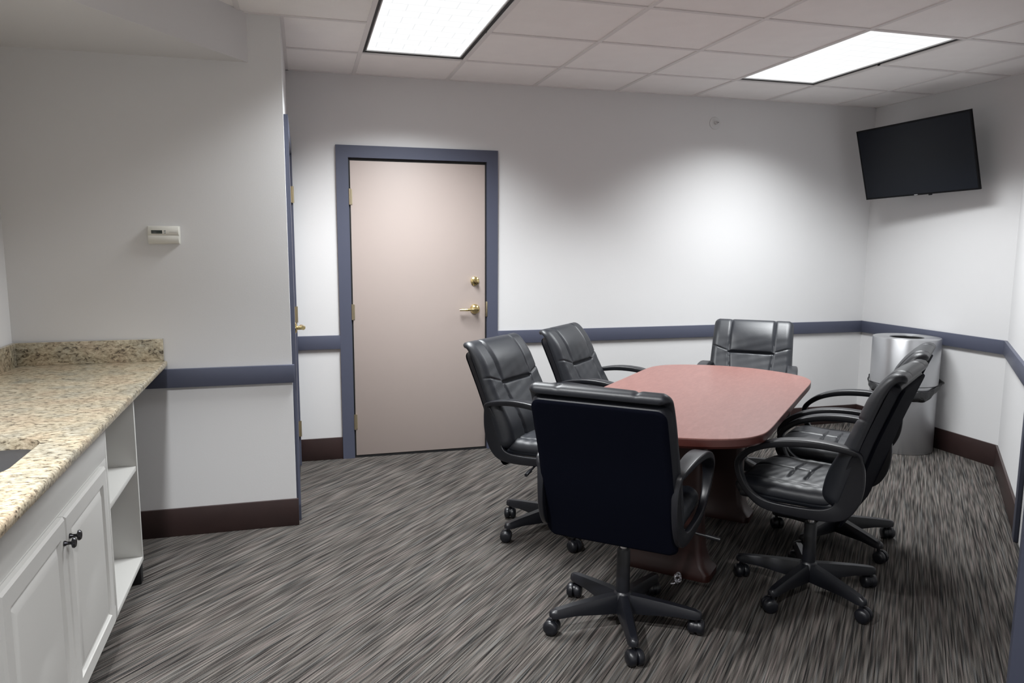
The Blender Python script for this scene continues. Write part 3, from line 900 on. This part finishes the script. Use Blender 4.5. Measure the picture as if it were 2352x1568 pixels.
def make_chair():
    c = empty('office_chair', (0, 0, 0))
    # base: hub, five legs each with its caster
    bm = NB(); lathe(bm, [(.028, .058), (.040, .062), (.042, .10), (.034, .128), (.027, .135), (.0255, .30), (.023, .305)], 32)
    obj('base_hub', bm, PLASTIC, c)
    for k in range(5):
        bm = NB(); rings = []
        for (x, w, zt, zb) in ((.025, .026, .128, .056), (.08, .025, .124, .060), (.20, .021, .111, .070), (.272, .0195, .101, .068), (.294, .015, .096, .070), (.301, .007, .090, .074)):
            rings.append([bm.verts.new((x, y, z)) for y, z in ((-w, zb), (w, zb), (w, zb + (zt - zb) * .6), (w * .6, zt), (-w * .6, zt), (-w, zb + (zt - zb) * .6))])
        for a, b2 in zip(rings, rings[1:]):
            for i in range(6): bm.faces.new((a[i], a[(i + 1) % 6], b2[(i + 1) % 6], b2[i]))
        bm.faces.new(rings[0]); bm.faces.new(rings[-1])
        leg = obj('base_leg', bm, PLASTIC, c, smooth=50, rotz=2 * PI * k / 5)
        bm = NB()
        rod(bm, (.280, 0, .040), (.280, 0, .082), .0075, seg=12)
        ca = (.9, 2.2, -.7, .3, 1.5)[k]
        Mc = Matrix.Translation((.280, 0, 0)) @ Matrix.Rotation(ca, 4, 'Z')
        for sy in (-1, 1):
            t = NB(); lathe(t, [(0, .003), (.020, .003), (.0278, .005), (.0295, .010), (.029, .021), (.023, .029), (.013, .0315), (0, .032)], 28, Matrix.Translation((.012, 0, .0300)) @ Matrix.Rotation(-sy * PI / 2, 4, 'X'))
            merge(bm, t, Mc)
        t = NB(); lathe(t, [(0, -.010), (.019, -.010), (.023, -.006), (.023, .006), (.019, .010), (0, .010)], 24, Matrix.Translation((.006, 0, .0325)) @ Matrix.Rotation(PI / 2, 4, 'X')); merge(bm, t, Mc)
        obj('caster', bm, PLASTIC, leg)
    bm = NB(); rod(bm, (0, 0, .300), (0, 0, .42), .014, seg=24); obj('gas_lift', bm, CHROME, c)['label'] = 'short chrome gas lift rod'
    bm = NB(); box(bm, -.09, .09, -.13, .11, .398, .448, .012); obj('tilt_mechanism', bm, PLASTIC, c)
    bm = NB(); tube(bm, [(.07, .02, .425), (.16, .02, .420), (.30, .035, .400)], .005, 8); tube(bm, [(.30, .035, .400), (.352, .041, .392)], .0085, 10); obj('tilt_lever', bm, PLASTIC, c)
    obj('seat', tilt(padded(SEAT_C, .240, seat_top, seat_bot, .07, nu=84, nv=90)), LEATHER, c, smooth=60)
    bm = NB(); box(bm, -.234, .234, -.145, .232, .440, .478, .016, 3); obj('seat_pan', tilt(bm), LEATHER, c)
    obj('backrest', tilt(padded(BACK_C, lambda v: .262 - .012 * v, back_front, back_rear, .045, nu=104, nv=130)), LEATHER, c, smooth=60)
    obj('back_shell', tilt(padded(SHELL_C, lambda v: .257 - .010 * v, shell_f, shell_r, .050, nu=40, nv=44)), LEATHERD, c, smooth=60)
    bk = obj('back_panel', tilt(padded(PANEL_C, lambda v: .247 - .010 * v, lambda u, v, x, e, hw: .002, lambda u, v, x, e, hw: .006 * edge_round(x, e, hw, .010), .035, nu=30, nv=34)), BACKCLOTH, c, smooth=60)
    bk['label'] = 'matt black fabric rear panel'
    for sx in (-1, 1): obj('armrest', tilt(arm_bm(sx)), PLASTIC, c, smooth=45)
    return c

def copy_tree(o, parent=None):
    c = o.copy(); COL.objects.link(c)
    if parent: c.parent = parent
    for ch in list(o.children):
        copy_tree(ch, c)
    return c

proto = make_chair()
CH = [  # x, y, facing (fx, fy), first leg angle (world), extra recline, label
    (1.150, 2.494, (.66, .751), 38, -3.0, 'black leather office chair with its back to the camera, nearest of all'),
    (1.198, 3.466, (.68, -.733), 55, 0, 'black leather office chair on the left, standing in front of the beige door'),
    (1.742, 3.918, (.72, -.694), 50, 0, 'second black leather office chair from the door, on the left side of the table'),
    (2.640, 3.983, (-.62, -.786), 60, 1.5, 'black leather office chair at the far head of the table, facing the camera'),
    (2.515, 2.978, (-.66, .751), 58, -4.0, 'black leather office chair right of the table, half hidden and nearer the litter bin'),
    (2.028, 2.540, (-.60, .80), 61, -5.0, 'black leather office chair right of the table, nearer the camera, its side in full view'),
]
UPPER = ('seat', 'seat_pan', 'backrest', 'back_shell', 'back_panel', 'armrest', 'tilt_mechanism', 'tilt_lever')
for i, (x, y, f, la, rec, lab) in enumerate(CH):
    o = proto if i == 0 else copy_tree(proto)
    rz = math.atan2(f[1], f[0]) - PI / 2
    o.location = (x, y, 0); o.rotation_euler = (0, 0, rz)
    tag(o, lab, 'chair', 'office chairs round the conference table')
    for ch in o.children:
        if ch.name.split('.')[0] in UPPER:
            ch.matrix_local = Matrix.Translation((0, 0, .42)) @ Matrix.Rotation(R(rec), 4, 'X') @ Matrix.Translation((0, 0, -.42))
    k = 0
    for ch in sorted([c for c in o.children if c.name.startswith('base_leg')], key=lambda c: c.name):
        ch.rotation_euler = (0, 0, R(la + 72 * k) - rz); k += 1

# ------------------------------------------------------------------ world, camera, view
w = bpy.data.worlds.new('World'); SC.world = w; w.use_nodes = True
w.node_tree.nodes['Background'].inputs['Color'].default_value = (0, 0, 0, 1)
cam = bpy.data.cameras.new('camera'); co = bpy.data.objects.new('camera', cam); COL.objects.link(co)
F_PX = 1696.16
cam.sensor_width = 36; cam.lens = F_PX / 2352 * 36; cam.clip_start = .02
yaw, pitch, roll = .2735, -.1322, .0047
cy, sy, cp, sp, cr, sr = math.cos(yaw), math.sin(yaw), math.cos(pitch), math.sin(pitch), math.cos(roll), math.sin(roll)
f = Vector((sy * cp, cy * cp, sp)); r0 = Vector((cy, -sy, 0)); u0 = r0.cross(f)
r_ = r0 * cr + u0 * sr; u_ = u0 * cr - r0 * sr
co.matrix_world = Matrix(((r_.x, u_.x, -f.x, 0), (r_.y, u_.y, -f.y, 0), (r_.z, u_.z, -f.z, 1.4663), (0, 0, 0, 1)))
SC.camera = co
vs = SC.view_settings
vs.view_transform = 'Standard'; vs.look = 'None'; vs.gamma = 1; vs.use_curve_mapping = False
vs.exposure = -0.07
SC.cycles.max_bounces = 10; SC.cycles.diffuse_bounces = 6
SC.cycles.use_denoising = True
